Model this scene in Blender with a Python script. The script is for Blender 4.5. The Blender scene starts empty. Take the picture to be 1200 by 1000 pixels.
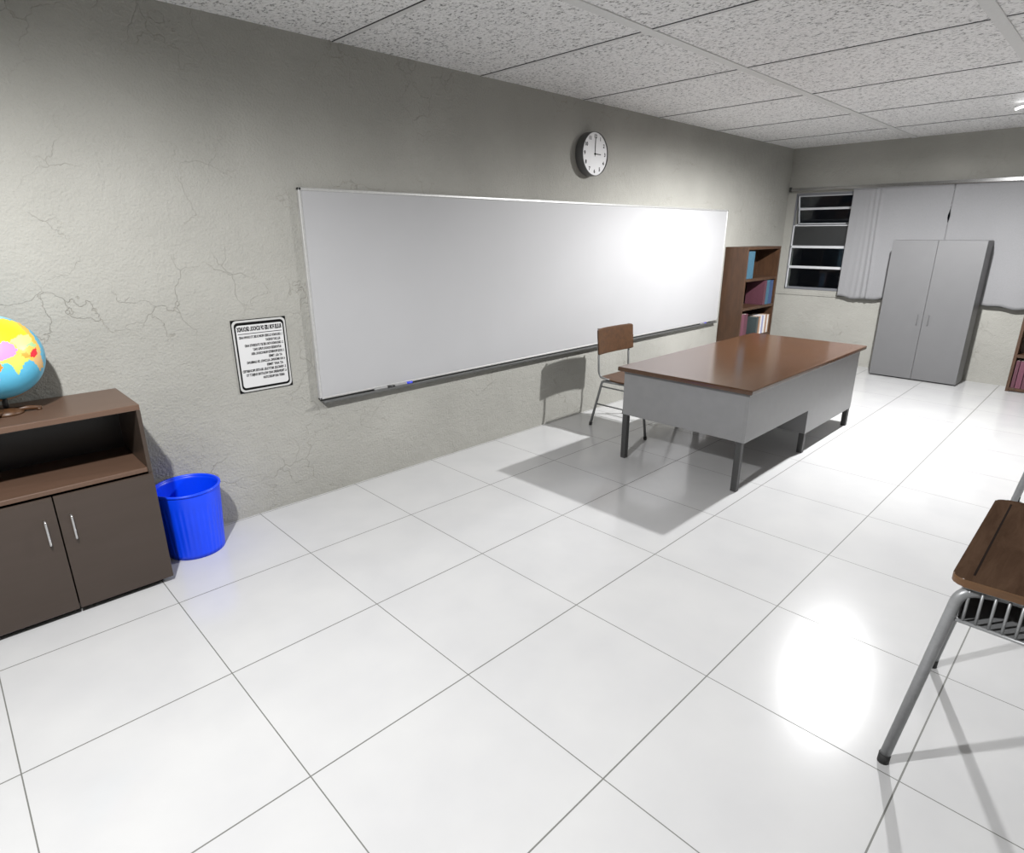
import bpy, bmesh, math, random
from mathutils import Vector, Matrix
random.seed(7)
C = bpy.context.scene.collection
PI = math.pi

# ------------------------------------------------------------------ helpers
class MB:
    """collects shapes into one mesh"""
    def __init__(s): s.bm = bmesh.new()
    def box(s, x0, x1, y0, y1, z0, z1, bev=0.0, seg=2, mi=0, mat=None):
        b = bmesh.new()
        bmesh.ops.create_cube(b, size=1.0)
        for v in b.verts:
            v.co = Vector(((x0+x1)/2+v.co.x*(x1-x0), (y0+y1)/2+v.co.y*(y1-y0), (z0+z1)/2+v.co.z*(z1-z0)))
        if bev > 0:
            bmesh.ops.bevel(b, geom=list(b.edges), offset=bev, segments=seg, affect='EDGES', profile=0.6)
        if mat is not None: bmesh.ops.transform(b, matrix=mat, verts=b.verts)
        s.add(b, mi)
        return s
    def add(s, b, mi=0, smooth=None):
        m = {}
        for v in b.verts: m[v] = s.bm.verts.new(v.co)
        for f in b.faces:
            try: nf = s.bm.faces.new([m[v] for v in f.verts])
            except ValueError: continue
            nf.material_index = mi if mi else f.material_index
            nf.smooth = f.smooth if smooth is None else smooth
        b.free()
    def tube(s, pts, r, n=12, rc=0.0, caps=True, mi=0, seg=6):
        pts = [Vector(p) for p in pts]
        if rc > 0 and len(pts) > 2:
            o = [pts[0]]
            for i in range(1, len(pts)-1):
                a, b, c = pts[i-1], pts[i], pts[i+1]
                d1 = (a-b); d2 = (c-b)
                k = min(rc, d1.length*.49, d2.length*.49)
                p1 = b+d1.normalized()*k; p2 = b+d2.normalized()*k
                for j in range(seg+1):
                    t = j/seg
                    o.append(p1*(1-t)**2+b*2*t*(1-t)+p2*t*t)
            o.append(pts[-1]); pts = o
        rings = []
        d = (pts[1]-pts[0]).normalized()
        up = Vector((0, 0, 1)) if abs(d.z) < .9 else Vector((1, 0, 0))
        n1 = d.cross(up).normalized()
        for i, p in enumerate(pts):
            if i == 0: t = (pts[1]-pts[0])
            elif i == len(pts)-1: t = (pts[-1]-pts[-2])
            else: t = (pts[i+1]-pts[i]).normalized()+(pts[i]-pts[i-1]).normalized()
            t.normalize()
            n1 = (n1-t*n1.dot(t)).normalized(); n2 = t.cross(n1)
            rr = r[i] if isinstance(r, (list, tuple)) else r
            rings.append([s.bm.verts.new(p+(n1*math.cos(2*PI*k/n)+n2*math.sin(2*PI*k/n))*rr) for k in range(n)])
        for i in range(len(rings)-1):
            for k in range(n):
                f = s.bm.faces.new((rings[i][k], rings[i][(k+1) % n], rings[i+1][(k+1) % n], rings[i+1][k]))
                f.smooth = True; f.material_index = mi
        if caps:
            f = s.bm.faces.new(rings[0][::-1]); f.material_index = mi
            f = s.bm.faces.new(rings[-1]); f.material_index = mi
        return s
    def lathe(s, prof, n=48, c=(0, 0, 0), axis='z', mi=0, smooth=True, close=False):
        rings = []
        c = Vector(c)
        for (r, h) in prof:
            ring = []
            for k in range(n if r > 1e-6 else 1):
                a = 2*PI*k/n
                if axis == 'z': v = Vector((r*math.cos(a), r*math.sin(a), h))
                elif axis == 'y': v = Vector((r*math.cos(a), h, r*math.sin(a)))
                else: v = Vector((h, r*math.cos(a), r*math.sin(a)))
                ring.append(s.bm.verts.new(c+v))
            rings.append(ring)
        for i in range(len(rings)-1):
            A, B = rings[i], rings[i+1]
            for k in range(n):
                a0 = A[k % len(A)]; a1 = A[(k+1) % len(A)]; b0 = B[k % len(B)]; b1 = B[(k+1) % len(B)]
                vs = []
                for v in (a0, a1, b1, b0):
                    if v not in vs: vs.append(v)
                if len(vs) > 2:
                    f = s.bm.faces.new(vs); f.smooth = smooth; f.material_index = mi
        return s
    def prism(s, poly, z0, z1, bev=0, axis='z', mi=0):
        b = bmesh.new()
        def P(p, h):
            if axis == 'z': return Vector((p[0], p[1], h))
            if axis == 'y': return Vector((p[0], h, p[1]))
            return Vector((h, p[0], p[1]))
        lo = [b.verts.new(P(p, z0)) for p in poly]; hi = [b.verts.new(P(p, z1)) for p in poly]
        b.faces.new(lo[::-1]); b.faces.new(hi)
        for i in range(len(poly)):
            j = (i+1) % len(poly); b.faces.new((lo[i], lo[j], hi[j], hi[i]))
        bmesh.ops.recalc_face_normals(b, faces=b.faces)
        if bev:
            es = [e for e in b.edges if len(e.link_faces) == 2 and e.calc_face_angle() > .5]
            bmesh.ops.bevel(b, geom=es, offset=bev, segments=3, affect='EDGES', profile=.5)
        s.add(b, mi)
        return s
    def build(s, name, mat, parent=None, normals=True, loc=None):
        if normals: bmesh.ops.recalc_face_normals(s.bm, faces=s.bm.faces)
        me = bpy.data.meshes.new(name); 
        if loc is None and parent is not None: off = parent_loc(parent)
        elif loc is not None: off = Vector(loc)
        else: off = Vector((0, 0, 0))
        bmesh.ops.translate(s.bm, verts=s.bm.verts, vec=-off)
        s.bm.to_mesh(me); s.bm.free()
        o = bpy.data.objects.new(name, me); C.objects.link(o)
        for m in (mat if isinstance(mat, (list, tuple)) else [mat]): me.materials.append(m)
        if parent is not None: o.parent = parent
        elif loc is not None: o.location = loc
        return o

def parent_loc(p):
    v = Vector((0, 0, 0))
    while p is not None:
        v += p.location; p = p.parent
    return v

def thing(name, loc, label=None, cat=None, group=None, kind=None):
    o = bpy.data.objects.new(name, None); C.objects.link(o)
    o.location = loc; o.empty_display_size = .1
    tag(o, label, cat, group, kind); return o

def tag(o, label=None, cat=None, group=None, kind=None):
    if label: o['label'] = label
    if cat: o['category'] = cat
    if group: o['group'] = group
    if kind: o['kind'] = kind
    return o

def rrect(x0, x1, y0, y1, r, n=6):
    p = []
    for cx, cy, a0 in ((x1-r, y1-r, 0), (x0+r, y1-r, 90), (x0+r, y0+r, 180), (x1-r, y0+r, 270)):
        for k in range(n+1):
            a = math.radians(a0+90*k/n); p.append((cx+r*math.cos(a), cy+r*math.sin(a)))
    return p

# ------------------------------------------------------------------ materials
def newmat(name):
    m = bpy.data.materials.new(name); m.use_nodes = True
    nt = m.node_tree; b = nt.nodes['Principled BSDF']
    return m, nt, b
def N(nt, t, **k):
    n = nt.nodes.new(t)
    for a, v in k.items():
        if a in n.inputs: n.inputs[a].default_value = v
        else: setattr(n, a, v)
    return n
def L(nt, a, b): nt.links.new(a, b)
def coords(nt, scale=(1, 1, 1), world=True):
    """object-space coordinates"""
    tc = N(nt, 'ShaderNodeTexCoord'); mp = N(nt, 'ShaderNodeMapping')
    mp.inputs['Scale'].default_value = scale
    L(nt, tc.outputs['Object'], mp.inputs[0]); return mp.outputs[0]
def ramp(nt, fac, stops, interp='LINEAR'):
    r = N(nt, 'ShaderNodeValToRGB'); r.color_ramp.interpolation = interp
    e = r.color_ramp.elements
    while len(e) < len(stops): e.new(.5)
    for el, (p, c) in zip(e, stops):
        el.position = p; el.color = (c, c, c, 1) if isinstance(c, (int, float)) else (*c, 1)
    L(nt, fac, r.inputs[0]); return r.outputs[0]
def simple(name, col, rough=.5, metal=0, var=.04, scale=18, bump=0, spec=None):
    m, nt, b = newmat(name)
    co = coords(nt)
    n = N(nt, 'ShaderNodeTexNoise'); n.inputs['Scale'].default_value = scale; n.inputs['Detail'].default_value = 4
    L(nt, co, n.inputs['Vector'])
    c0 = tuple(max(0, c*(1-var)) for c in col); c1 = tuple(min(1, c*(1+var)) for c in col)
    L(nt, ramp(nt, n.outputs['Fac'], [(.3, c0), (.7, c1)]), b.inputs['Base Color'])
    b.inputs['Roughness'].default_value = rough; b.inputs['Metallic'].default_value = metal
    if spec is not None: b.inputs['Specular IOR Level'].default_value = spec
    if bump:
        bp = N(nt, 'ShaderNodeBump'); bp.inputs['Strength'].default_value = bump; bp.inputs['Distance'].default_value = .002
        L(nt, n.outputs['Fac'], bp.inputs['Height']); L(nt, bp.outputs[0], b.inputs['Normal'])
    return m
def wood(name, c0, c1, rough=.4, sc=(2, 18, 18), bump=.05, coat=0):
    m, nt, b = newmat(name)
    co = coords(nt, sc)
    n = N(nt, 'ShaderNodeTexNoise'); n.inputs['Scale'].default_value = 1.6; n.inputs['Detail'].default_value = 8; n.inputs['Roughness'].default_value = .65
    n.inputs['Distortion'].default_value = .6
    L(nt, co, n.inputs['Vector'])
    L(nt, ramp(nt, n.outputs['Fac'], [(.32, c0), (.68, c1)]), b.inputs['Base Color'])
    b.inputs['Roughness'].default_value = rough
    b.inputs['Coat Weight'].default_value = coat; b.inputs['Coat Roughness'].default_value = .2
    bp = N(nt, 'ShaderNodeBump'); bp.inputs['Strength'].default_value = bump; bp.inputs['Distance'].default_value = .001
    L(nt, n.outputs['Fac'], bp.inputs['Height']); L(nt, bp.outputs[0], b.inputs['Normal'])
    return m

def mat_plaster():
    m, nt, b = newmat('cracked_plaster')
    co = coords(nt)
    big = N(nt, 'ShaderNodeTexNoise'); big.inputs['Scale'].default_value = 1.3; big.inputs['Detail'].default_value = 5; L(nt, co, big.inputs['Vector'])
    base = ramp(nt, big.outputs['Fac'], [(.3, (.30, .296, .27)), (.7, (.36, .354, .325))])
    # warped cell borders as hairline cracks, present only in patches
    wn = N(nt, 'ShaderNodeTexNoise'); wn.inputs['Scale'].default_value = 3.5; wn.inputs['Detail'].default_value = 6; L(nt, co, wn.inputs['Vector'])
    mx = N(nt, 'ShaderNodeVectorMath', operation='MULTIPLY_ADD'); L(nt, wn.outputs['Color'], mx.inputs[0])
    mx.inputs[1].default_value = (.5, .5, .5); L(nt, co, mx.inputs[2])
    vo = N(nt, 'ShaderNodeTexVoronoi', feature='DISTANCE_TO_EDGE'); vo.inputs['Scale'].default_value = 3.6; L(nt, mx.outputs[0], vo.inputs['Vector'])
    crack = ramp(nt, vo.outputs['Distance'], [(0, 1), (.005, .5), (.010, 0)])
    pn = N(nt, 'ShaderNodeTexNoise'); pn.inputs['Scale'].default_value = 1.9; pn.inputs['Detail'].default_value = 3; L(nt, co, pn.inputs['Vector'])
    patch = ramp(nt, pn.outputs['Fac'], [(.47, 0), (.62, 1)])
    cm = N(nt, 'ShaderNodeMath', operation='MULTIPLY'); L(nt, crack, cm.inputs[0]); L(nt, patch, cm.inputs[1])
    mixc = N(nt, 'ShaderNodeMixRGB', blend_type='MIX'); L(nt, base, mixc.inputs[1]); mixc.inputs[2].default_value = (.2, .18, .14, 1)
    sc = N(nt, 'ShaderNodeMath', operation='MULTIPLY'); L(nt, cm.outputs[0], sc.inputs[0]); sc.inputs[1].default_value = .34
    L(nt, sc.outputs[0], mixc.inputs[0]); L(nt, mixc.outputs[0], b.inputs['Base Color'])
    fine = N(nt, 'ShaderNodeTexNoise'); fine.inputs['Scale'].default_value = 75; fine.inputs['Detail'].default_value = 5; L(nt, co, fine.inputs['Vector'])
    mid = N(nt, 'ShaderNodeTexNoise'); mid.inputs['Scale'].default_value = 16; mid.inputs['Detail'].default_value = 5; L(nt, co, mid.inputs['Vector'])
    h = N(nt, 'ShaderNodeMath', operation='MULTIPLY_ADD'); L(nt, mid.outputs['Fac'], h.inputs[0]); h.inputs[1].default_value = 1.2; L(nt, fine.outputs['Fac'], h.inputs[2])
    h2 = N(nt, 'ShaderNodeMath', operation='MULTIPLY_ADD'); L(nt, cm.outputs[0], h2.inputs[0]); h2.inputs[1].default_value = -.5; L(nt, h.outputs[0], h2.inputs[2])
    bp = N(nt, 'ShaderNodeBump'); bp.inputs['Strength'].default_value = .8; bp.inputs['Distance'].default_value = .007
    L(nt, h2.outputs[0], bp.inputs['Height']); L(nt, bp.outputs[0], b.inputs['Normal'])
    b.inputs['Roughness'].default_value = .85; b.inputs['Specular IOR Level'].default_value = .25
    return m

def mat_floor():
    m, nt, b = newmat('glazed_floor_tile')
    tc = N(nt, 'ShaderNodeTexCoord'); sep = N(nt, 'ShaderNodeSeparateXYZ'); L(nt, tc.outputs['Object'], sep.inputs[0])
    def line(sock, off, w):
        a = N(nt, 'ShaderNodeMath', operation='ADD'); L(nt, sock, a.inputs[0]); a.inputs[1].default_value = off
        d = N(nt, 'ShaderNodeMath', operation='DIVIDE'); L(nt, a.outputs[0], d.inputs[0]); d.inputs[1].default_value = .7
        p = N(nt, 'ShaderNodeMath', operation='PINGPONG'); L(nt, d.outputs[0], p.inputs[0]); p.inputs[1].default_value = .5
        c = N(nt, 'ShaderNodeMath', operation='LESS_THAN'); L(nt, p.outputs[0], c.inputs[0]); c.inputs[1].default_value = w/.7/2
        return c.outputs[0]
    lx = line(sep.outputs['X'], 0.0, .0042); ly = line(sep.outputs['Y'], .714, .0055)
    g = N(nt, 'ShaderNodeMath', operation='MAXIMUM'); L(nt, lx, g.inputs[0]); L(nt, ly, g.inputs[1])
    n = N(nt, 'ShaderNodeTexNoise'); n.inputs['Scale'].default_value = 3; n.inputs['Detail'].default_value = 4; L(nt, tc.outputs['Object'], n.inputs['Vector'])
    base = ramp(nt, n.outputs['Fac'], [(.3, (.485, .485, .49)), (.7, (.52, .52, .52))])
    mc = N(nt, 'ShaderNodeMixRGB'); L(nt, g.outputs[0], mc.inputs[0]); L(nt, base, mc.inputs[1]); mc.inputs[2].default_value = (.14, .14, .13, 1)
    L(nt, mc.outputs[0], b.inputs['Base Color'])
    rr = N(nt, 'ShaderNodeMath', operation='MULTIPLY_ADD'); L(nt, g.outputs[0], rr.inputs[0]); rr.inputs[1].default_value = .5; rr.inputs[2].default_value = FLOOR_ROUGH
    L(nt, rr.outputs[0], b.inputs['Roughness'])
    b.inputs['IOR'].default_value = 1.5
    bp = N(nt, 'ShaderNodeBump', invert=True); bp.inputs['Strength'].default_value = .3; bp.inputs['Distance'].default_value = .002
    L(nt, g.outputs[0], bp.inputs['Height']); L(nt, bp.outputs[0], b.inputs['Normal'])
    return m

def mat_ceiling():
    m, nt, b = newmat('fissured_ceiling_tile')
    co = coords(nt, (1.0, .62, 1))
    n1 = N(nt, 'ShaderNodeTexNoise'); n1.inputs['Scale'].default_value = 60; n1.inputs['Detail'].default_value = 7; n1.inputs['Roughness'].default_value = .75; L(nt, co, n1.inputs['Vector'])
    n2 = N(nt, 'ShaderNodeTexNoise'); n2.inputs['Scale'].default_value = 70; n2.inputs['Detail'].default_value = 3; L(nt, co, n2.inputs['Vector'])
    vo = N(nt, 'ShaderNodeTexVoronoi'); vo.inputs['Scale'].default_value = 30; vo.inputs['Randomness'].default_value = 1; L(nt, co, vo.inputs['Vector'])
    pits = ramp(nt, n1.outputs['Fac'], [(.39, 1), (.46, 0)])
    vp = ramp(nt, vo.outputs['Distance'], [(.10, 1), (.2, 0)])
    pm = N(nt, 'ShaderNodeTexNoise'); pm.inputs['Scale'].default_value = 9; L(nt, co, pm.inputs['Vector'])
    vm = N(nt, 'ShaderNodeMath', operation='MULTIPLY'); L(nt, vp, vm.inputs[0]); L(nt, ramp(nt, pm.outputs['Fac'], [(.5, 0), (.6, .8)]), vm.inputs[1])
    mx = N(nt, 'ShaderNodeMath', operation='MAXIMUM'); L(nt, pits, mx.inputs[0]); L(nt, vm.outputs[0], mx.inputs[1])
    base = ramp(nt, n2.outputs['Fac'], [(.3, (.68, .675, .67)), (.7, (.86, .855, .85))])
    mc = N(nt, 'ShaderNodeMixRGB'); L(nt, base, mc.inputs[1]); mc.inputs[2].default_value = (.16, .16, .16, 1); L(nt, mx.outputs[0], mc.inputs[0])
    L(nt, mc.outputs[0], b.inputs['Base Color'])
    b.inputs['Roughness'].default_value = .55
    bp = N(nt, 'ShaderNodeBump', invert=True); bp.inputs['Strength'].default_value = .5; bp.inputs['Distance'].default_value = .003
    L(nt, mx.outputs[0], bp.inputs['Height']); L(nt, bp.outputs[0], b.inputs['Normal'])
    return m

FLOOR_ROUGH = .16
M = {}
M['plaster'] = mat_plaster(); M['floor'] = mat_floor(); M['ceil'] = mat_ceiling()
M['grid'] = simple('painted_ceiling_grid', (.62, .62, .61), .45, 0, .03, 40)
M['gap'] = simple('ceiling_joint', (.05, .05, .05), .9)
M['board'] = simple('whiteboard_enamel', (.40, .40, .408), .46, 0, .015, 2.5)
M['alu'] = simple('brushed_aluminium', (.62, .62, .61), .38, .6, .06, 60)
M['rail'] = simple('polished_rail', (.45, .45, .45), .14, 1, .03, 10)
M['board'].node_tree.nodes['Principled BSDF'].inputs['Specular IOR Level'].default_value = .3
M['tray'] = simple('grey_tray_metal', (.15, .152, .15), .4, .5, .05, 30)
M['laminate'] = wood('dark_brown_laminate', (.048, .034, .026), (.053, .038, .030), .34, (1.5, 12, 12), .02)
M['laminate_top'] = wood('brown_laminate_edge', (.108, .063, .042), (.120, .071, .048), .36, (1.5, 10, 10), .02)
M['shaded_back'] = simple('shade_darkened_back', (.016, .014, .014), .3)  # cupboard back coloured near black to stand for the shade inside
M['plinth'] = simple('black_plinth', (.012, .012, .012), .6)
M['steel'] = simple('satin_steel', (.6, .6, .6), .3, .9, .05, 60)
M['bluebin'] = simple('blue_plastic', (.0, .055, .88), .38, 0, .03, 8)
M['desktop'] = wood('reddish_brown_desktop', (.060, .028, .014), (.078, .038, .019), .16, (2, 14, 14), .015)
M['deskgrey'] = simple('grey_desk_laminate', (.225, .225, .228), .3, .0, .03, 14)
M['deskleg'] = simple('charcoal_desk_leg', (.065, .065, .065), .45, .3, .06, 40)
M['chairwood'] = wood('chair_plywood', (.048, .021, .008), (.090, .040, .015), .45, (14, 3, 14), .06)
M['tubegrey'] = simple('grey_enamel_tube', (.19, .195, .195), .4, .3, .08, 50)
M['rubber'] = simple('black_rubber_foot', (.02, .02, .02), .7)
M['studwood'] = wood('varnished_desk_wood', (.038, .022, .014), (.066, .040, .026), .5, (3, 16, 16), .05, 0)
M['groove'] = simple('dark_groove', (.010, .006, .004), .9, spec=.02)
M['studedge'] = wood('desk_edge_veneer', (.075, .036, .013), (.125, .060, .023), .35, (16, 3, 16), .04)
M['studwood'].node_tree.nodes['Principled BSDF'].inputs['Specular IOR Level'].default_value = 0
M['desktop'].node_tree.nodes['Principled BSDF'].inputs['Specular IOR Level'].default_value = .75
M['studtube'] = simple('silver_grey_tube', (.27, .275, .28), .4, .35, .06, 70)
M['studdark'] = simple('dark_tray_panel', (.02, .02, .021), .6)
M['casewood'] = wood('bookcase_veneer', (.040, .019, .009), (.072, .034, .016), .45, (14, 14, 2.5), .04)
M['cabinet'] = simple('grey_cabinet_paint', (.132, .132, .135), .4, .0, .02, 5)
M['cabside'] = simple('grey_cabinet_side', (.13, .13, .13), .45, .0, .02, 5)
M['curtain'] = simple('grey_white_curtain', (.225, .225, .232), .8, 0, .05, 120, .3)
M['windark'] = simple('grey_window_frame', (.16, .165, .18), .4, .1, .03, 20)
M['winframe'] = simple('pale_window_frame', (.55, .56, .58), .4, .1, .03, 20)
M['clockwhite'] = simple('clock_face_white', (.72, .72, .73), .5, 0, .01, 5)
M['clockrim'] = simple('dark_clock_rim', (.10, .10, .10), .45)
M['ink'] = simple('black_print', (.006, .006, .006), .8, spec=.1)
M['signwhite'] = simple('sign_white', (.58, .58, .58), .5, 0, .01, 10)
M['signgrey'] = simple('sign_border_white', (.46, .46, .45), .5, 0, .02, 10)
M['markerwhite'] = simple('marker_barrel_grey', (.28, .28, .28), .45)
M['capblack'] = simple('black_cap', (.01, .01, .01), .4)
M['capblue'] = simple('blue_cap', (.01, .03, .6), .4)
M['capgrey'] = simple('lilac_blue_cap', (.08, .07, .35), .4)
M['capgreyb'] = simple('grey_barrel', (.16, .16, .17), .45)
M['page'] = simple('paper_pages', (.62, .58, .5), .8, 0, .08, 300)
def cloth(name, col): return simple(name, col, .55, 0, .08, 60, .1)
M['bk_blue'] = cloth('light_blue_cover', (.04, .105, .155)); M['bk_blue2'] = cloth('mid_blue_cover', (.03, .06, .14))
M['bk_maroon'] = cloth('maroon_cover', (.085, .028, .042)); M['bk_teal'] = cloth('dark_slate_cover', (.045, .06, .062))
M['bk_white'] = cloth('white_cover', (.6, .58, .56)); M['bk_tan'] = cloth('tan_cover', (.30, .17, .10)); M['bk_brown'] = cloth('brown_cover', (.16, .085, .045))
M['bk_plum'] = cloth('plum_cover', (.12, .038, .06)); M['bk_lav'] = cloth('lavender_cover', (.25, .26, .42))
gm, gnt, gb = newmat('window_glass')
gb.inputs['Base Color'].default_value = (.85, .9, .92, 1); gb.inputs['Roughness'].default_value = .06; gb.inputs['Transmission Weight'].default_value = 1; gb.inputs['IOR'].default_value = 1.45
M['glass'] = gm
gm, gnt, gb = newmat('pebbled_window_glass')
gb.inputs['Base Color'].default_value = (.12, .125, .13, 1); gb.inputs['Roughness'].default_value = .45; gb.inputs['Transmission Weight'].default_value = .85
gn = N(gnt, 'ShaderNodeTexNoise'); gn.inputs['Scale'].default_value = 60; L(gnt, coords(gnt), gn.inputs['Vector'])
gp = N(gnt, 'ShaderNodeBump'); gp.inputs['Strength'].default_value = .6; L(gnt, gn.outputs['Fac'], gp.inputs['Height']); L(gnt, gp.outputs[0], gb.inputs['Normal'])
M['pebble'] = gm
em, ent, eb = newmat('lit_fluorescent_tube')
eb.inputs['Base Color'].default_value = (.9, .9, .9, 1); eb.inputs['Emission Color'].default_value = (1, 1, 1, 1); eb.inputs['Emission Strength'].default_value = 9
M['tubelight'] = em

# ------------------------------------------------------------------ room
X0, X1, Y0, H = -2.6, 9.18, -7.2, 2.856
def struct(mb, name, mat, parent=None, **k):
    o = mb.build(name, mat, parent, **k)
    if parent is None: o['kind'] = 'structure'
    return o
struct(MB().box(X0-.1, X1+.1, Y0-.1, .1, -.1, 0), 'floor', M['floor'])
struct(MB().box(X0-.1, X1+.1, Y0-.1, .1, H, H+.1), 'ceiling', M['ceil'])
struct(MB().box(X0-.1, X1, 0, .1, 0, H), 'wall_back', M['plaster'])
struct(MB().box(X0-.1, X0, Y0, 0, 0, H), 'wall_left', M['plaster'])
struct(MB().box(X0-.1, X1, Y0-.1, Y0, 0, H), 'wall_front', M['plaster'])
# far wall with the window opening
WY0, WY1, WZ0, WZ1 = -5.2, -.115, .985, 2.275
wb = MB()
wb.box(X1, X1+.15, Y0-.1, .1, 0, WZ0).box(X1, X1+.15, Y0-.1, .1, WZ1, H)
wb.box(X1, X1+.15, WY1, .1, WZ0, WZ1).box(X1, X1+.15, Y0-.1, WY0, WZ0, WZ1)
struct(wb, 'wall_right', M['plaster'])
struct(MB().box(X1-.012, X1, Y0, 0, .905, .918, .003), 'trim_1', M['plaster'])
# ceiling grid: main runners along the room, cross joints with narrow bars
cg = MB()
for k in range(-1, 5):
    y = -1.436-1.437*(k-0)+0
    if y > -.05 or y < Y0: continue
    cg.box(X0, X1, y-.034, y+.034, H-.007, H+.001, .002, 1)
struct(cg, 'trim_2', M['grid'])
cj = MB(); cb = MB()
for k in range(-5, 7):
    x = 2.223+1.192*k
    if x < X0+.05 or x > X1-.05: continue
    cb.box(x-.004, x+.030, Y0, 0, H-.004, H+.001, .001, 1)
    cj.box(x-.010, x-.004, Y0, 0, H-.0035, H+.001)
struct(cb, 'trim_3', M['grid']); struct(cj, 'trim_4', M['gap'])

# ------------------------------------------------------------------ window
w = thing('window_1', (9.2, -2.6, .985), kind='structure')
fr = MB()
xf0, xf1 = 9.172, 9.215
fr.box(xf0, xf1, WY0, WY1, .985, 1.02, .003, 1).box(xf0, xf1, WY0, WY1, 2.245, 2.275, .003, 1)
fr.box(xf0, xf1, WY1-.014, WY1, .985, 2.275, .003, 1).box(xf0, xf1, WY0, WY0+.03, .985, 2.275, .003, 1)
for y in (-1.13, -2.15, -3.17, -4.18): fr.box(xf0, xf1, y-.02, y+.02, 1.0, 2.26, .003, 1)
ZB = dict(b4=1.291, b3=1.566, b2=1.85, b1=2.07)
fr.build('window_frame', M['windark'], w)
for z in (ZB['b4'], ZB['b3']): MB().box(xf0-.004, xf1, WY0+.02, WY1-.014, z-.017, z+.017, .003, 1).build('glazing_bar', M['winframe'], w)
MB().box(xf0, xf1, WY0+.02, WY1-.014, ZB['b2']-.008, ZB['b2']+.006, .002, 1).build('glazing_bar', M['winframe'], w)
MB().box(xf0-.004, xf0+.02, WY1-.028, WY1-.014, 1.0, 1.85, .002, 1).build('glazing_bar', M['winframe'], w)
edges_y = [WY1-.020, -1.13, -2.15, -3.17, -4.18, WY0+.03]
for i in range(5):
    ya, yb = edges_y[i]-.0, edges_y[i+1]
    for z0, z1, mt in ((1.02, ZB['b4'], 'glass'), (ZB['b4'], ZB['b3'], 'glass'), (ZB['b3'], ZB['b2'], 'pebble')):
        MB().box(9.19, 9.194, yb, ya, z0, z1).build('pane', M[mt], w)
    # awning sash, hinged at its top edge and pushed outwards at the bottom
    tilt = .30 if i == 0 else 0.0
    R = Matrix.Translation((9.195, 0, 2.245)) @ Matrix.Rotation(-tilt, 4, 'Y') @ Matrix.Translation((-9.195, 0, -2.245))
    s = MB()
    y1s, y0s = ya-.006, yb+.024
    for (a, b_, c, d) in ((y0s, y1s, 2.232, 2.243), (y0s, y1s, 1.850, 1.868), (y0s, y1s, 2.052, 2.080), (y1s-.018, y1s, 1.842, 2.243), (y0s, y0s+.018, 1.842, 2.243)):
        s.box(9.183, 9.207, a, b_, c, d, .002, 1, mat=R)
    so = s.build('sash', M['winframe'], w)
    MB().box(9.193, 9.197, y0s, y1s, 1.85, 2.23, mat=R).build('pane', M['glass'], so)
# bracket stay of the open sash
MB().tube([(9.2, -.15, 1.86), (9.3, -.16, 1.875)], .006).build('stay', M['winframe'], w)

# ------------------------------------------------------------------ curtain rail and curtains
t = thing('curtain_rail', (9.1, -2.6, 2.3), 'long flat metal curtain rail above the window, shining at its right end', 'curtain rail')
MB().box(9.086, 9.112, -5.3, -.066, 2.299, 2.341, .004, 2).build('rail', M['rail'], t)
for y in (-.13, -1.9, -3.6, -5.2): MB().box(9.112, 9.18, y-.015, y+.015, 2.305, 2.335, .003, 1).build('bracket', M['alu'], t)
MB().box(9.078, 9.12, -.0655, -.04, 2.292, 2.355, .004, 1).build('end_cap', M['rubber'], t)

def curtain(name, y0, y1, label, folds, seed, openlens=0):
    rnd = random.Random(seed)
    ph = [rnd.uniform(0, 6.28) for _ in range(6)]
    nu, nv = 170, 40
    z1, z0 = 2.296, .925
    bm = bmesh.new(); rows = []
    for j in range(nv+1):
        v = j/nv; row = []
        for i in range(nu+1):
            u = i/nu; y = y0+(y1-y0)*u
            d = 0
            for (c, wd, am) in folds:
                d += am*math.exp(-((y-c-.015*math.sin(3*v+c*9))/wd)**2)*(0.65+.35*v)
            d += .006*math.sin(y*5+ph[0])*v+.004*math.sin(y*11+ph[1])*v
            z = z1+(z0-z1)*v
            if v > .8: z += (.012*math.sin(y*9+ph[2])+.008*math.sin(y*23+ph[3]))*(v-.8)/.2 - abs(d)*.25*(v-.8)/.2
            yy = y
            if openlens > 0 and u > .9:     # the free edge bows away from its neighbour a little
                yy = y + openlens*(math.exp(-((z-1.94)/.05)**2)+.5*math.exp(-((z-2.30)/.03)**2))*(u-.9)/.1
            if openlens < 0 and u < .06: yy = y + openlens*(math.exp(-((z-1.94)/.05)**2)+.5*math.exp(-((z-2.30)/.03)**2))*(.06-u)/.06
            row.append(bm.verts.new((9.098-d, yy, z)))
        rows.append(row)
    for j in range(nv):
        for i in range(nu):
            f = bm.faces.new((rows[j][i], rows[j][i+1], rows[j+1][i+1], rows[j+1][i])); f.smooth = True
    me = bpy.data.meshes.new(name); bmesh.ops.translate(bm, verts=bm.verts, vec=(-9.1, -(y0+y1)/2, -z0)); bm.to_mesh(me); bm.free()
    me.materials.append(M['curtain'])
    o = bpy.data.objects.new(name, me); C.objects.link(o); o.location = (9.1, (y0+y1)/2, z0)
    md = o.modifiers.new('cloth_thickness', 'SOLIDIFY'); md.thickness = .0012
    return tag(o, label, 'curtain', 'curtains on the window wall')
curtain('curtain', -.868, -1.962, 'grey white curtain, gathered in folds beside the bare dark window panes', [(-.95, .05, .005), (-1.03, .03, .006), (-1.09, .022, .008), (-1.16, .02, .012), (-1.22, .018, .018), (-.88, .03, .003)], 3, .014)
curtain('curtain', -1.9635, -4.9, 'grey white curtain hanging flat, right of the small dark slit, behind the grey cabinet', [(-3.3, .05, .02), (-4.0, .03, .04), (-2.7, .2, .012)], 5, -.010)

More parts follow.
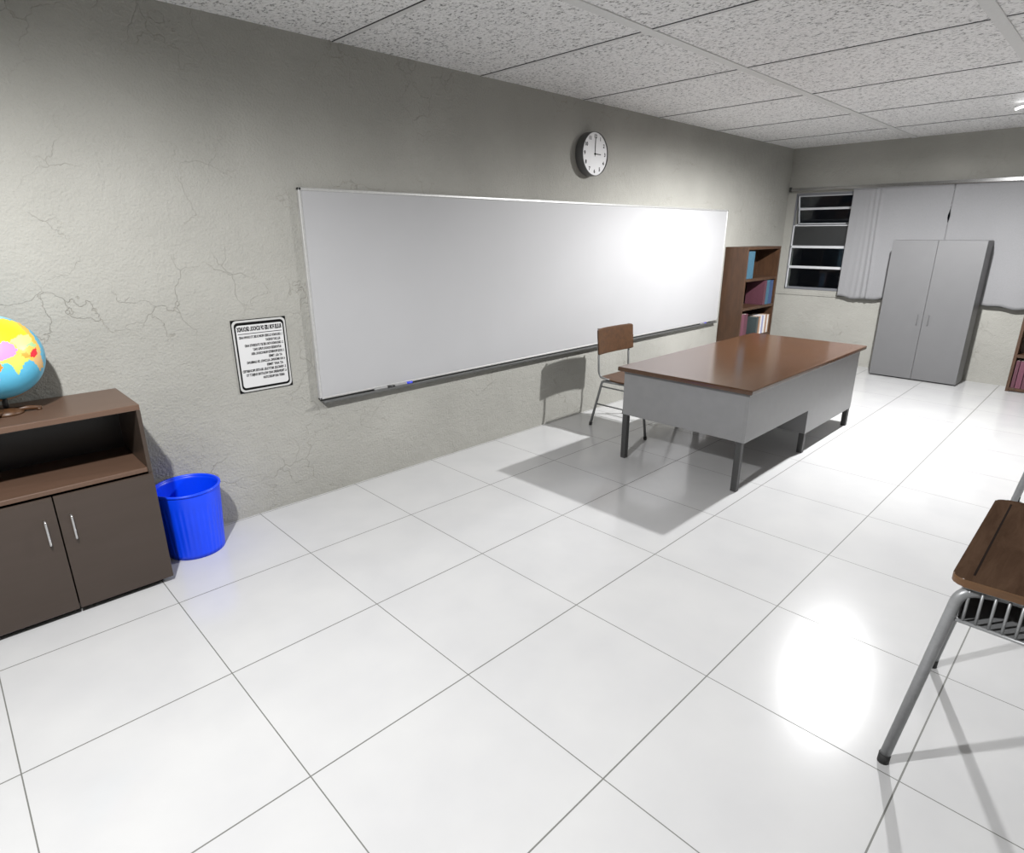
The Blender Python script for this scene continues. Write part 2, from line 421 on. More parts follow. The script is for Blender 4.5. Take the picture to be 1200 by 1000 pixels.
# ------------------------------------------------------------------ whiteboard
BX0, BX1, BZ0, BZ1 = 1.888, 7.39, .685, 2.022
t = thing('whiteboard', ((BX0+BX1)/2, 0, BZ0), 'long white dry-erase board in a thin aluminium frame with a grey tray', 'whiteboard')
MB().box(BX0+.01, BX1-.01, -.024, 0, BZ0+.01, BZ1-.01).build('writing_surface', M['board'], t)
f = MB()
f.box(BX0, BX1, -.03, 0, BZ1-.018, BZ1, .003, 1).box(BX0, BX1, -.03, 0, BZ0, BZ0+.014, .003, 1)
f.box(BX0, BX0+.018, -.03, 0, BZ0, BZ1, .003, 1).box(BX1-.018, BX1, -.03, 0, BZ0, BZ1, .003, 1)
f.build('frame', M['alu'], t)
f = MB(); f.box(BX0+.01, BX1-.05, -.056, -.0, BZ0-.016, BZ0-.010, .002, 1).box(BX0+.01, BX1-.05, -.058, -.054, BZ0-.020, BZ0-.004, .0015, 1)
f.build('tray', M['tray'], t)

def marker(x0, x1, capcol, label, body='markerwhite'):
    z = BZ0-.010+.0105; y = -.041
    t = thing('whiteboard_marker', ((x0+x1)/2, y, BZ0-.008), label, 'marker', 'markers on the whiteboard tray')
    MB().lathe([(0, x0), (.0095, x0+.002), (.0095, x1-.05)], 16, (0, y, z), 'x').build('barrel', M[body], t)
    MB().lathe([(.0095, x1-.052), (.0105, x1-.05), (.0105, x1-.004), (.007, x1), (0, x1)], 16, (0, y, z), 'x').build('cap', M[capcol], t)
marker(2.30, 2.46, 'capblack', 'black-capped marker near the left end of the whiteboard tray')
marker(2.475, 2.63, 'capblue', 'bright blue-capped marker near the left end of the whiteboard tray')
marker(6.93, 7.08, 'capgrey', 'single grey marker with a dull blue cap at the right end of the whiteboard tray', 'capgreyb')

# ------------------------------------------------------------------ text helper
def text_mesh(s, size, x, y, z, mirror=False, align='LEFT', width=None, bold=0.0, depth=.0006):
    """raised lettering lying on the board wall, facing -y, returned as a bmesh-ready mesh"""
    cu = bpy.data.curves.new('lettering', 'FONT'); cu.body = s; cu.size = size; cu.align_x = align; cu.align_y = 'CENTER'
    cu.offset = bold; cu.resolution_u = 3
    ob = bpy.data.objects.new('lettering', cu); C.objects.link(ob)
    dg = bpy.context.evaluated_depsgraph_get(); me = bpy.data.meshes.new_from_object(ob.evaluated_get(dg))
    C.objects.unlink(ob); bpy.data.objects.remove(ob); bpy.data.curves.remove(cu)
    b = bmesh.new(); b.from_mesh(me); bpy.data.meshes.remove(me)
    if not b.verts: return b
    xs = [v.co.x for v in b.verts]; k = 1.0
    if width: k = width/(max(xs)-min(xs))
    for v in b.verts:
        vx = (v.co.x-(xs and min(xs) or 0)*(1 if align == 'LEFT' else 0))*k
        if mirror: vx = -vx
        v.co = Vector((x+vx, y, z+v.co.y))
    r = bmesh.ops.extrude_face_region(b, geom=list(b.faces))
    for g in r['geom']:
        if isinstance(g, bmesh.types.BMVert): g.co.y -= depth
    return b

# ------------------------------------------------------------------ clock
CX, CZ, CR = 4.685, 2.425, .182
t = thing('wall_clock', (CX, 0, CZ), 'round white wall clock with a dark rim showing three o\'clock', 'clock')
MB().lathe([(0, 0), (CR-.004, 0), (CR, -.01), (CR, -.082), (CR-.002, -.088), (CR-.006, -.088), (CR-.006, -.078)], 72, (CX, 0, CZ), 'y').build('case', M['clockrim'], t)
MB().lathe([(CR-.0058, -.078), (CR-.0058, -.0795), (0, -.0795)], 72, (CX, 0, CZ), 'y', smooth=False).build('dial', M['clockwhite'], t)
nb = MB()
for h in range(1, 13):
    a = math.radians(90-30*h)
    b = text_mesh(str(h), .042, CX+math.cos(a)*.143, -.0796, CZ+math.sin(a)*.143, align='CENTER', bold=.0015)
    nb = MB(); nb.add(b); nb.build('numeral', M['ink'], t)
MB().box(CX-.0035, CX+.0035, -.0835, -.0815, CZ-.02, CZ+.128, .0008, 1).build('minute_hand', M['ink'], t)
MB().box(CX-.015, CX+.085, -.0812, -.0802, CZ-.0035, CZ+.0035, .0004, 1).build('hour_hand', M['ink'], t)
MB().lathe([(0, -.0862), (.006, -.0862), (.007, -.0796)], 16, (CX, 0, CZ), 'y').build('hub', M['ink'], t)

# ------------------------------------------------------------------ notice
PX0, PX1, PZ0, PZ1 = 1.388, 1.722, .817, 1.262
t = thing('notice_sign', ((PX0+PX1)/2, 0, PZ0), 'white wall sign with black border and mirror-reversed school grounds rules', 'sign')
MB().box(PX0, PX1, -.006, 0, PZ0, PZ1).build('backing', M['ink'], t)
MB().prism(rrect(PX0+.004, PX1-.004, PZ0+.004, PZ1-.004, .028), -.0072, -.0055, axis='y').build('outer_band', M['signgrey'], t)
MB().prism(rrect(PX0+.015, PX1-.015, PZ0+.016, PZ1-.016, .024), -.0082, -.0070, axis='y').build('border_line', M['ink'], t)
MB().prism(rrect(PX0+.024, PX1-.024, PZ0+.030, PZ1-.033, .017), -.0092, -.0080, axis='y').build('panel', M['signwhite'], t)
xr = PX1-.032; wfull = PX1-PX0-.062
tb = MB()
tb.add(text_mesh('RULES FOR USE OF SCHOOL GROUNDS', .036, xr, -.0092, PZ1-.058, True, width=wfull, bold=.0016))
tb.box(PX0+.032, xr, -.0098, -.0092, PZ1-.0870, PZ1-.0830)
lines = [('1. GROUNDS CLOSED FROM DUSK TO DAWN AND', .98, 0), ('ALL DAY SUNDAY', .36, 1), ('2. GROUNDS FOR USE BY STUDENTS AND', .88, 0),
         ('AUTHORIZED SCHOOL PUPILS ONLY', .68, 1), ('3. DOGS PROHIBITED FROM SCHOOL AREA', .76, 0), ('AT ALL TIMES', .33, 1),
         ('4. NO SMOKING, ALCOHOL OR GAMBLING', .88, 0), ('AT ANY TIMES', .40, 1), ('5. VEHICLES, BICYCLES, SKATES PROHIBITED', 1.0, 0),
         ('6. TRESPASSERS AND VIOLATORS SUBJECT TO', .93, 0), ('ARREST AND PROSECUTION', .52, 1)]
zz = PZ1-.107
for i, (s, wf, ind) in enumerate(lines):
    tb.add(text_mesh(s, .021, xr-(.014 if ind else 0), -.0092, zz, True, width=wfull*wf*(.97 if ind else 1), bold=.0008)); zz -= .0258
tb.build('lettering', M['ink'], t)

# ------------------------------------------------------------------ low cabinet
KX0, KX1, KY = -.072, .752, -.46
t = thing('low_cupboard', ((KX0+KX1)/2, KY/2, 0), 'low dark brown cupboard with open shelf and two doors, left of the bin', 'cupboard')
b = MB(); b.box(KX0, KX1, KY, -.004, .940, .968, .004); b.build('top', M['laminate_top'], t)
b = MB(); b.box(KX0, KX0+.018, KY, -.004, .02, .940, .002, 1).box(KX1-.018, KX1, KY, -.004, .02, .940, .002, 1)
b.box(KX0+.018, KX1-.018, KY+.02, -.016, .02, .04)
b.build('body', M['laminate'], t)
MB().box(KX0+.018, KX1-.018, -.016, -.004, .02, .94).build('back_panel', M['shaded_back'], t)
MB().box(KX0+.018, KX1-.018, KY+.002, -.016, .622, .645, .002, 1).build('shelf', M['laminate_top'], t)
xm = .338
for x0, x1, hx in ((KX0+.002, xm-.0025, .289), (xm+.0025, KX1-.003, .388)):
    d = MB().box(x0, x1, KY-.018, KY-.001, .030, .615, .003).build('door', M['laminate'], t)
    h = MB().tube([(hx, KY-.018, .512), (hx, KY-.040, .512), (hx, KY-.040, .395), (hx, KY-.018, .395)], .0048, 10, .008)
    h.build('handle', M['steel'], d)
MB().box(KX0+.03, KX1-.045, KY+.03, -.02, 0, .02).build('plinth', M['plinth'], t)

# ------------------------------------------------------------------ globe
GC, GR = Vector((.279, -.222, 1.232)), .187
t = thing('desk_globe', (GC.x, GC.y, .968), 'colourful world globe on a brown stand standing on the low cupboard', 'globe')
POLY = {
'orange2b' : [(-.46,.69),(.15,.96),(.6,.76),(.86,.4),(.9,.1),(.88,-.35),(.79,-.44),(.76,-.28),(.69,-.15),(.52,-.09),(.3,-.03),(0,-.1),(-.3,.1)],
'pale_blue' : [(0.163, 0.985), (0.287, 0.956), (0.421, 0.906), (0.564, 0.824), (0.42, 0.861), (0.282, 0.903), (0.156, 0.986)] ,
'yellow' : [(-0.459, 0.69), (-0.189, 0.912), (0.151, 0.966), (0.276, 0.875), (0.461, 0.825), (0.595, 0.752), (0.672, 0.597), (0.752, 0.446), (0.571, 0.444), (0.433, 0.378), (0.319, 0.298), (0.147, 0.271), (-0.071, 0.341), (-0.324, 0.223), (-0.533, 0.308)] ,
'orange_yellow' : [(0.538, 0.825), (0.694, 0.718), (0.806, 0.543), (0.848, 0.342), (0.843, 0.214), (0.773, 0.316), (0.721, 0.48), (0.659, 0.598), (0.595, 0.752)] ,
'pale_yellow' : [(0.319, 0.298), (0.433, 0.378), (0.571, 0.444), (0.752, 0.446), (0.786, 0.315), (0.719, 0.194), (0.57, 0.1), (0.476, 0.126), (0.416, 0.072), (0.486, 0.172), (0.389, 0.29)] ,
'green' : [(0.772, 0.252), (0.843, 0.214), (0.812, 0.137), (0.728, 0.177), (0.661, 0.168), (0.618, 0.204), (0.733, 0.256)] ,
'pink' : [(-0.128, 0.288), (0.147, 0.271), (0.278, 0.333), (0.374, 0.276), (0.464, 0.128), (0.427, 0.009), (0.287, -0.081), (0.141, -0.092), (-0.054, -0.021), (-0.158, 0.142)] ,
'green2' : [(0.093, -0.101), (0.214, -0.086), (0.424, -0.006), (0.551, 0.009), (0.671, -0.084), (0.602, -0.17), (0.498, -0.249), (0.381, -0.458), (0.341, -0.414), (0.3, -0.252), (0.225, -0.149), (0.146, -0.184)] ,
'orange' : [(-0.027, -0.115), (0.089, -0.115), (0.137, -0.229), (0.081, -0.328), (0.014, -0.365), (-0.064, -0.292)] ,
'orange2' : [(0.518, 0.029), (0.619, 0.032), (0.697, -0.025), (0.668, -0.1), (0.556, -0.085), (0.512, -0.033)] ,
'red' : [(0.704, 0.069), (0.835, 0.118), (0.835, 0.023), (0.764, -0.08), (0.689, -0.087)] ,
'sand' : [(0.862, 0.116), (0.902, -0.082), (0.859, -0.369), (0.789, -0.439), (0.789, -0.292), (0.713, -0.201), (0.713, -0.137), (0.79, -0.084)] ,
'purple' : [(-0.034, -0.481), (0.017, -0.521), (-0.01, -0.595), (-0.053, -0.573)] ,
'sand2': [(-.75, -.1), (-.55, -.2), (-.45, -.5), (-.6, -.7), (-.75, -.5)],
}
BACK = {'pink': [(-.6, .6), (-.2, .7), (-.1, .35), (-.4, .2), (-.7, .3)], 'green2': [(-.35, .2), (-.1, .3), (0, .05), (-.2, -.1)],
        'orange2': [(-.2, -.1), (.1, -.15), (.15, -.45), (0, -.75), (-.15, -.5)], 'sand': [(.4, .4), (.7, .35), (.8, 0), (.65, -.5), (.5, -.1), (.35, .1)], 'yellow': [(.2, .8), (.45, .75), (.4, .55), (.15, .6)]}
GCOL = {'ocean': (.10, .46, .68), 'orange2b': (.86, .52, .10), 'pale_blue': (.30, .62, .72), 'yellow': (.90, .72, .02), 'orange_yellow': (.86, .50, .06), 'pale_yellow': (.80, .77, .25),
        'green': (.38, .62, .30), 'pink': (.82, .26, .58), 'green2': (.60, .66, .12), 'orange': (.80, .26, .02), 'orange2': (.80, .36, .05), 'red': (.70, .02, .04),
        'sand': (.74, .46, .20), 'purple': (.5, .3, .6), 'sand2': (.74, .46, .20)}
V = Vector((-0.0536, -0.9881, 0.1440)).normalized(); RR = Vector((0, 0, 1)).cross(V).normalized(); UU = V.cross(RR)
def inpoly(p, poly):
    x, y = p; c = False; j = len(poly)-1
    for i in range(len(poly)):
        xi, yi = poly[i]; xj, yj = poly[j]
        if (yi > y) != (yj > y) and x < (xj-xi)*(y-yi)/(yj-yi)+xi: c = not c
        j = i
    return c
names = list(GCOL); order = ['pale_blue', 'orange2b', 'yellow', 'orange_yellow', 'pale_yellow', 'green', 'sand', 'sand2', 'pink', 'green2', 'orange', 'orange2', 'red', 'purple']
bm = bmesh.new(); nu, nv = 300, 150
rows = []
for j in range(1, nv):
    th = PI*j/nv
    rows.append([bm.verts.new((math.sin(th)*math.cos(2*PI*i/nu)*GR, math.sin(th)*math.sin(2*PI*i/nu)*GR, math.cos(th)*GR)) for i in range(nu)])
top = bm.verts.new((0, 0, GR)); bot = bm.verts.new((0, 0, -GR))
for j in range(len(rows)-1):
    for i in range(nu): bm.faces.new((rows[j][i], rows[j+1][i], rows[j+1][(i+1) % nu], rows[j][(i+1) % nu]))
for i in range(nu): bm.faces.new((top, rows[0][i], rows[0][(i+1) % nu])); bm.faces.new((bot, rows[-1][(i+1) % nu], rows[-1][i]))
for fc in bm.faces:
    c = fc.calc_center_median().normalized(); fc.smooth = True
    s_ = Vector((math.sin(c.x*31+c.z*17)*.012, 0, math.sin(c.x*23-c.z*37+c.y*11)*.012))   # ragged coastlines
    c2 = c+s_+Vector((math.sin(c.z*71)*.007, 0, math.sin(c.x*83)*.007))
    src = POLY if c.dot(V) > 0 else BACK
    p = (c2.dot(RR), c2.dot(UU))
    for nme in order:
        if nme in src and inpoly(p, src[nme]): fc.material_index = names.index(nme)
me = bpy.data.meshes.new('sphere'); bm.to_mesh(me); bm.free()
for nme in names: me.materials.append(simple('globe_'+nme, GCOL[nme], .33, 0, .03, 20))
o = bpy.data.objects.new('sphere', me); C.objects.link(o); o.parent = t; o.location = (0, 0, GC.z-.968)
# dark meridian support: arc from pole to pole behind the ball, stem and foot
arc = MB(); pts = []
for k in range(25):
    a = math.radians(5-115*k/24)
    pts.append(GC+Vector((math.cos(a)*math.cos(.28), math.cos(a)*math.sin(.28), math.sin(a)))*(GR+.008))
arc.tube(pts, .0055, 8); arc.build('meridian_arc', M['bk_tan'], t)
arc = MB().tube([(GC.x, GC.y, .992), (GC.x, GC.y, GC.z-GR+.003)], .011, 12); arc.build('stem', M['plinth'], t)
ft = MB()
for k in range(3):
    a = math.radians(-2+120*k)
    d = Vector((math.cos(a), math.sin(a), 0))
    c0 = Vector((GC.x, GC.y, .982))
    ft.tube([c0, c0+d*.07+Vector((0, 0, .004)), c0+d*.125+Vector((0, 0, -.004))], [.013, .011, .009], 10)
    ft.tube([c0+d*.115+Vector((0, 0, -.004)), c0+d*.115+Vector((0, 0, -.0138))], .010, 10)
ft.lathe([(0, .968), (.06, .968), (.062, .976), (.045, .990), (.02, .998), (0, .998)], 32, (GC.x, GC.y, 0))
ft.build('foot', M['chairwood'], t)

# ------------------------------------------------------------------ bins
def bin_(cx, cy, label, group=None, r0=.150, r1=.172, h=.395):
    t = thing('waste_bin', (cx, cy, 0), label, 'waste bin')
    n = 144
    bm = bmesh.new()
    prof = []
    for j in range(17):
        v = j/16; prof.append((r0+(r1-r0)*v, h*v))
    rings = []
    for j, (r, z) in enumerate(prof):
        ring = []
        for k in range(n):
            a = 2*PI*k/n
            rib = 0
            if .05 < j/16 < .80: rib = -.0035 if (k % 4 == 0) else 0.0
            ring.append(bm.verts.new((cx+(r+rib)*math.cos(a), cy+(r+rib)*math.sin(a), z)))
        rings.append(ring)
    inner = []
    for j, (r, z) in enumerate(prof):
        rr = r-.007; inner.append([bm.verts.new((cx+rr*math.cos(2*PI*k/n), cy+rr*math.sin(2*PI*k/n), max(z, .006))) for k in range(n)])
    def strip(A, B):
        for k in range(n):
            f = bm.faces.new((A[k], A[(k+1) % n], B[(k+1) % n], B[k])); f.smooth = True
    for j in range(16): strip(rings[j], rings[j+1]); strip(inner[j+1], inner[j])
    strip(rings[16], inner[16])
    bm.faces.new(rings[0][::-1]); bm.faces.new(inner[0])
    m_ = MB(); m_.add(bm); m_.build('bucket', M['bluebin'], t)
    MB().lathe([(r1-.008, h-.008), (r1-.008, h+.002), (r1, h+.004), (r1+.005, h), (r1+.005, h-.008), (r1-.001, h-.011)], 96, (cx, cy, 0)).build('rim', M['bluebin'], t)
bin_(.955, -.185, 'blue ribbed plastic waste bin beside the low brown cupboard')

# ------------------------------------------------------------------ teacher desk
t = thing('teacher_desk', (5.06, -1.55, 0), 'large teacher desk with reddish brown top and grey panels', 'desk')
MB().box(3.885, 6.25, -2.095, -1.015, .729, .763, .009, 3).build('desktop', M['desktop'], t)
DX0, DX1, DY0, DY1 = 3.94, 6.195, -2.06, -1.045
MB().box(DX0, DX0+.02, DY0+.02, DY1, .372, .729, .0015, 1).build('end_panel', M['deskgrey'], t)
MB().prism([(DX0, .372), (5.085, .372), (5.085, .172), (DX1, .172), (DX1, .729), (DX0, .729)], DY0, DY0+.02, axis='y', bev=.001).build('front_panel', M['deskgrey'], t)
b = MB(); b.box(DX1-.02, DX1, DY0+.02, DY1, .172, .729).box(5.085, 5.105, DY0+.02, DY1, .172, .729).box(5.105, DX1-.02, DY0+.02, DY1-.02, .172, .19)
b.build('pedestal', M['deskgrey'], t)
for k, (z0, z1) in enumerate(((.195, .37), (.375, .55), (.555, .725))):
    d = MB().box(5.11, DX1-.025, DY1-.018, DY1, z0, z1, .002, 1).build('drawer', M['deskgrey'], t)
    MB().tube([(5.55, DY1, (z0+z1)/2), (5.55, DY1+.02, (z0+z1)/2), (5.72, DY1+.02, (z0+z1)/2), (5.72, DY1, (z0+z1)/2)], .004, 8, .006).build('handle', M['steel'], d)
LW = .044
for (lx, ly, zt) in ((DX0+.004, DY0+.004, .729), (DX0+.004, DY1-.06, .729), (DX1-.002-LW, DY0+.004, .172), (DX1-.002-LW, DY1-.05, .172), (5.088, DY0+.004, .172), (5.088, DY1-.06, .172)):
    MB().box(lx, lx+LW, ly+.0165 if zt > .5 else ly, ly+LW+(.0165 if zt > .5 else 0), 0, zt-.002, .003, 1).build('leg', M['deskleg'], t)

# ------------------------------------------------------------------ teacher chair
def chair(label):
    # faces -y; rear feet at y=-.326, front feet y=-.944
    t = thing('teacher_chair', (4.725, -.62, 0), label, 'chair')
    r = .0115
    for s_, xf in ((-1, 4.458), (1, 4.992)):
        xi = 4.725+s_*.215
        leg = MB().tube([(xf, -.326, .012), (xi, -.405, .435), (xi, -.60, .440)], r, 12, .03); leg.build('rear_leg', M['tubegrey'], t)
        leg = MB().tube([(xf, -.944, .012), (xi, -.845, .437), (xi, -.60, .440)], r, 12, .04); leg.build('front_leg', M['tubegrey'], t)
        MB().tube([(xi+s_*.018, -.50, .462), (xi+s_*.018, -.395, .475), (xi+s_*.02, -.375, .52), (xi+s_*.022, -.352, .925)], .0095, 12, .03).build('back_post', M['tubegrey'], t)
        for y, z in ((-.326, 0), (-.944, 0)):
            MB().tube([(xf, y, 0), (xf, y+(.004 if y < -.5 else -.004), .03)], .0145, 12).build('foot_cap', M['rubber'], t)
    for (ya, yb, z) in ((-.392, -.86, .385), (-.362, -.90, .215)):
        for s_ in (-1, 1):
            def lx(y, z_, s_=s_): return 4.725+s_*(.267-(.267-.215)*(z_/.435))
            MB().tube([(lx(0, z), ya, z), (lx(0, z), yb, z)], .007, 8).build('stretcher', M['tubegrey'], t)
    MB().tube([(4.725-.22, -.40, .425), (4.725+.22, -.40, .425)], .008, 8).build('stretcher', M['tubegrey'], t)
    MB().tube([(4.725-.22, -.80, .425), (4.725+.22, -.80, .425)], .008, 8).build('stretcher', M['tubegrey'], t)
    # curved seat and backrest
    def shell(n1, n2, fn, name, mt, th):
        bm = bmesh.new(); g = [[bm.verts.new(fn(i/n1, j/n2)) for i in range(n1+1)] for j in range(n2+1)]
        for j in range(n2):
            for i in range(n1):
                f = bm.faces.new((g[j][i], g[j][i+1], g[j+1][i+1], g[j+1][i])); f.smooth = True
        m_ = MB(); m_.add(bm); o = m_.build(name, mt, t)
        md = o.modifiers.new('board_thickness', 'SOLIDIFY'); md.thickness = th; md.offset = 0
        bv = o.modifiers.new('soft_edge', 'BEVEL'); bv.width = .003; bv.segments = 2; bv.limit_method = 'ANGLE'; bv.angle_limit = 1
        return o
    def se(u, v):
        x = 4.725+(u-.5)*.47*(1-.10*(1-v)**6-.10*v**8); y = -.375-.47*v
        z = .462+.006*math.cos(v*PI*2)+(-.018*max(0, v-.8)/.2)
        return (x, y, z)
    shell(20, 20, se, 'seat', M['chairwood'], .014)
    def bk(u, v):
        k = abs(u-.5)*2
        x = 4.725+(u-.5)*.545; z = .685+.24*v
        if v > .5: z -= .016*max(0, k-.9)/.1
        else: z += .006*max(0, k-.9)/.1
        y = -.372+.02*v-.030*(k**2)*.8+.004
        return (x, y, z)
    shell(24, 14, bk, 'backrest', M['chairwood'], .014)
    return t
chair('wooden-seated teacher chair with grey tube frame between the desk and whiteboard')

# ------------------------------------------------------------------ bookcases and books
def bookcase(x0, x1, y0, y1, h, shelves, label, face='y'):
    t = thing('bookcase', ((x0+x1)/2, (y0+y1)/2, 0), label, 'bookcase')
    T = .03
    if face == 'y':
        MB().box(x0, x0+T, y0, y1, 0, h, .002, 1).build('side_panel', M['casewood'], t)
        MB().box(x1-T, x1, y0, y1, 0, h, .002, 1).build('side_panel', M['casewood'], t)
        MB().box(x0+T, x1-T, y0, y1, h-.032, h, .002, 1).build('top', M['casewood'], t)
        MB().box(x0+T, x1-T, y1-.012, y1, .0, h-.03).build('back_panel', M['casewood'], t)
        for z in shelves: MB().box(x0+T, x1-T, y0+.003, y1-.012, z-.036, z, .002, 1).build('shelf', M['casewood'], t)
    else:
        MB().box(x0, x1, y1-T, y1, 0, h, .002, 1).build('side_panel', M['casewood'], t)
        MB().box(x0, x1, y0, y0+T, 0, h, .002, 1).build('side_panel', M['casewood'], t)
        MB().box(x0, x1, y0+T, y1-T, h-.032, h, .002, 1).build('top', M['casewood'], t)
        MB().box(x1-.012, x1, y0+T, y1-T, 0, h-.03).build('back_panel', M['casewood'], t)
        for z in shelves: MB().box(x0+.003, x1-.012, y0+T, y1-T, z-.036, z, .002, 1).build('shelf', M['casewood'], t)
def book(a0, a1, f, depth, z0, h, mat, label, group, face='y', lean=0):
    """one upright book: a0..a1 thickness along the shelf, f = spine plane, depth into the shelf"""
    g = .0008; cv = .003
    if face == 'y':
        c = ((a0+a1)/2, f+depth/2, z0)
        t = thing('book', c, label, 'book', group)
        b = MB().box(a0+g, a0+g+cv, f, f+depth, z0, z0+h, .0006, 1).box(a1-g-cv, a1-g, f, f+depth, z0, z0+h, .0006, 1).box(a0+g, a1-g, f-.001, f+.003, z0, z0+h, .001, 1)
        b.build('cover', mat, t)
        MB().box(a0+g+cv, a1-g-cv, f+.003, f+depth-.004, z0+.004, z0+h-.004).build('pages', M['page'], t)
    else:
        c = (f+depth/2, (a0+a1)/2, z0)
        t = thing('book', c, label, 'book', group)
        b = MB().box(f, f+depth, a0+g, a0+g+cv, z0, z0+h, .0006, 1).box(f, f+depth, a1-g-cv, a1-g, z0, z0+h, .0006, 1).box(f-.001, f+.003, a0+g, a1-g, z0, z0+h, .001, 1)
        b.build('cover', mat, t)
        MB().box(f+.003, f+depth-.004, a0+g+cv, a1-g-cv, z0+.004, z0+h-.004).build('pages', M['page'], t)
    return t
bookcase(7.47, 8.43, -.30, -.004, 1.588, [1.205, .845, .46, .09], 'tall brown bookcase against the board wall, between whiteboard and window')
G1, G2, G3 = 'books on the top shelf by the whiteboard', 'books on the second shelf by the whiteboard', 'books on the third shelf by the whiteboard'
book(7.502, 7.60, -.292, .23, 1.206, .332, M['bk_blue'], 'light blue book at the far left of the tall bookcase\'s top shelf', G1)
book(7.601, 7.69, -.292, .23, 1.206, .330, M['bk_blue'], 'light blue book, right one of the pair on the tall bookcase\'s top shelf', G1)
book(8.075, 8.145, -.292, .24, .846, .315, M['bk_maroon'], 'maroon book left of the blue books on the tall bookcase\'s second shelf', G2)
book(8.147, 8.235, -.292, .24, .846, .315, M['bk_blue'], 'light blue book beside the maroon book on the tall bookcase\'s second shelf', G2)
book(8.237, 8.345, -.292, .24, .846, .310, M['bk_blue2'], 'darker blue book, rightmost on the tall bookcase\'s second shelf', G2)
book(7.502, 7.60, -.292, .23, .461, .305, M['bk_plum'], 'plum red book at the far left of the tall bookcase\'s third shelf', G3)
book(7.601, 7.69, -.292, .23, .461, .303, M['bk_maroon'], 'maroon book, second from the left on the tall bookcase\'s third shelf', G3)
book(7.965, 8.025, -.292, .24, .461, .235, M['bk_teal'], 'dark slate book in the middle of the tall bookcase\'s third shelf', G3)
xb = 8.027
for wd, mt, hh, lb in ((.05, 'bk_tan', .235, 'tan book right beside the dark slate book on the third shelf'), (.045, 'bk_white', .242, 'white book left of the lavender book on the third shelf'),
                       (.05, 'bk_lav', .238, 'pale lavender book between two white books on the third shelf'), (.055, 'bk_white', .24, 'white book right of the lavender book on the third shelf'),
                       (.05, 'bk_tan', .24, 'tan book between a white and a brown book on the third shelf'), (.045, 'bk_white', .236, 'thin cream book left of the last brown book on the third shelf'), (.04, 'bk_brown', .24, 'brown book at the right end of the tall bookcase\'s third shelf')):
    book(xb, xb+wd, -.292, .2, .461, hh, M[mt], lb, G3); xb += wd+.001
bookcase(8.895, 9.07, -3.86, -2.902, 1.588, [1.205, .845, .43, .045], 'brown bookcase at the right edge beside the grey cabinet, only its corner visible', 'x')
G4 = 'maroon books in the right-hand bookcase'
ys = -2.940
for k, (wd, mt) in enumerate(((.034, 'bk_maroon'), (.052, 'bk_plum'), (.045, 'bk_maroon'))):
    book(ys-wd, ys, 8.902, .15, .046, .315, M[mt], ['maroon book in the left corner of the right-hand bookcase\'s bottom shelf', 'plum book, second from the left in the right-hand bookcase\'s bottom shelf', 'maroon book cut by the right picture edge, bottom shelf of the right-hand bookcase'][k], G4, 'x')
    ys -= wd+.004

# ------------------------------------------------------------------ tall grey cabinet
t = thing('metal_cabinet', (8.91, -1.985, 0), 'tall grey two-door cabinet standing in front of the curtains', 'cabinet')
AX0, AX1, AY0, AY1, AH = 8.735, 9.07, -2.452, -1.517, 1.668
b = MB(); b.box(AX0+.018, AX1, AY0, AY1, .012, AH, .002, 1); b.build('body', M['cabside'], t)
MB().box(AX0+.03, AX1-.02, AY0+.01, AY1-.01, 0, .014).build('plinth', M['plinth'], t)
ym = -1.985
for y0, y1, hy in ((ym+.0018, AY1-.001, ym+.055), (AY0+.001, ym-.0018, ym-.06)):
    d = MB().box(AX0, AX0+.017, y0, y1, .016, AH-.002, .002, 1).build('door', M['cabinet'], t)
    h = MB().tube([(AX0, hy, .80), (AX0-.018, hy, .80), (AX0-.018, hy, .69), (AX0, hy, .69)], .005, 8, .008); h.build('handle', M['cabinet'], d)

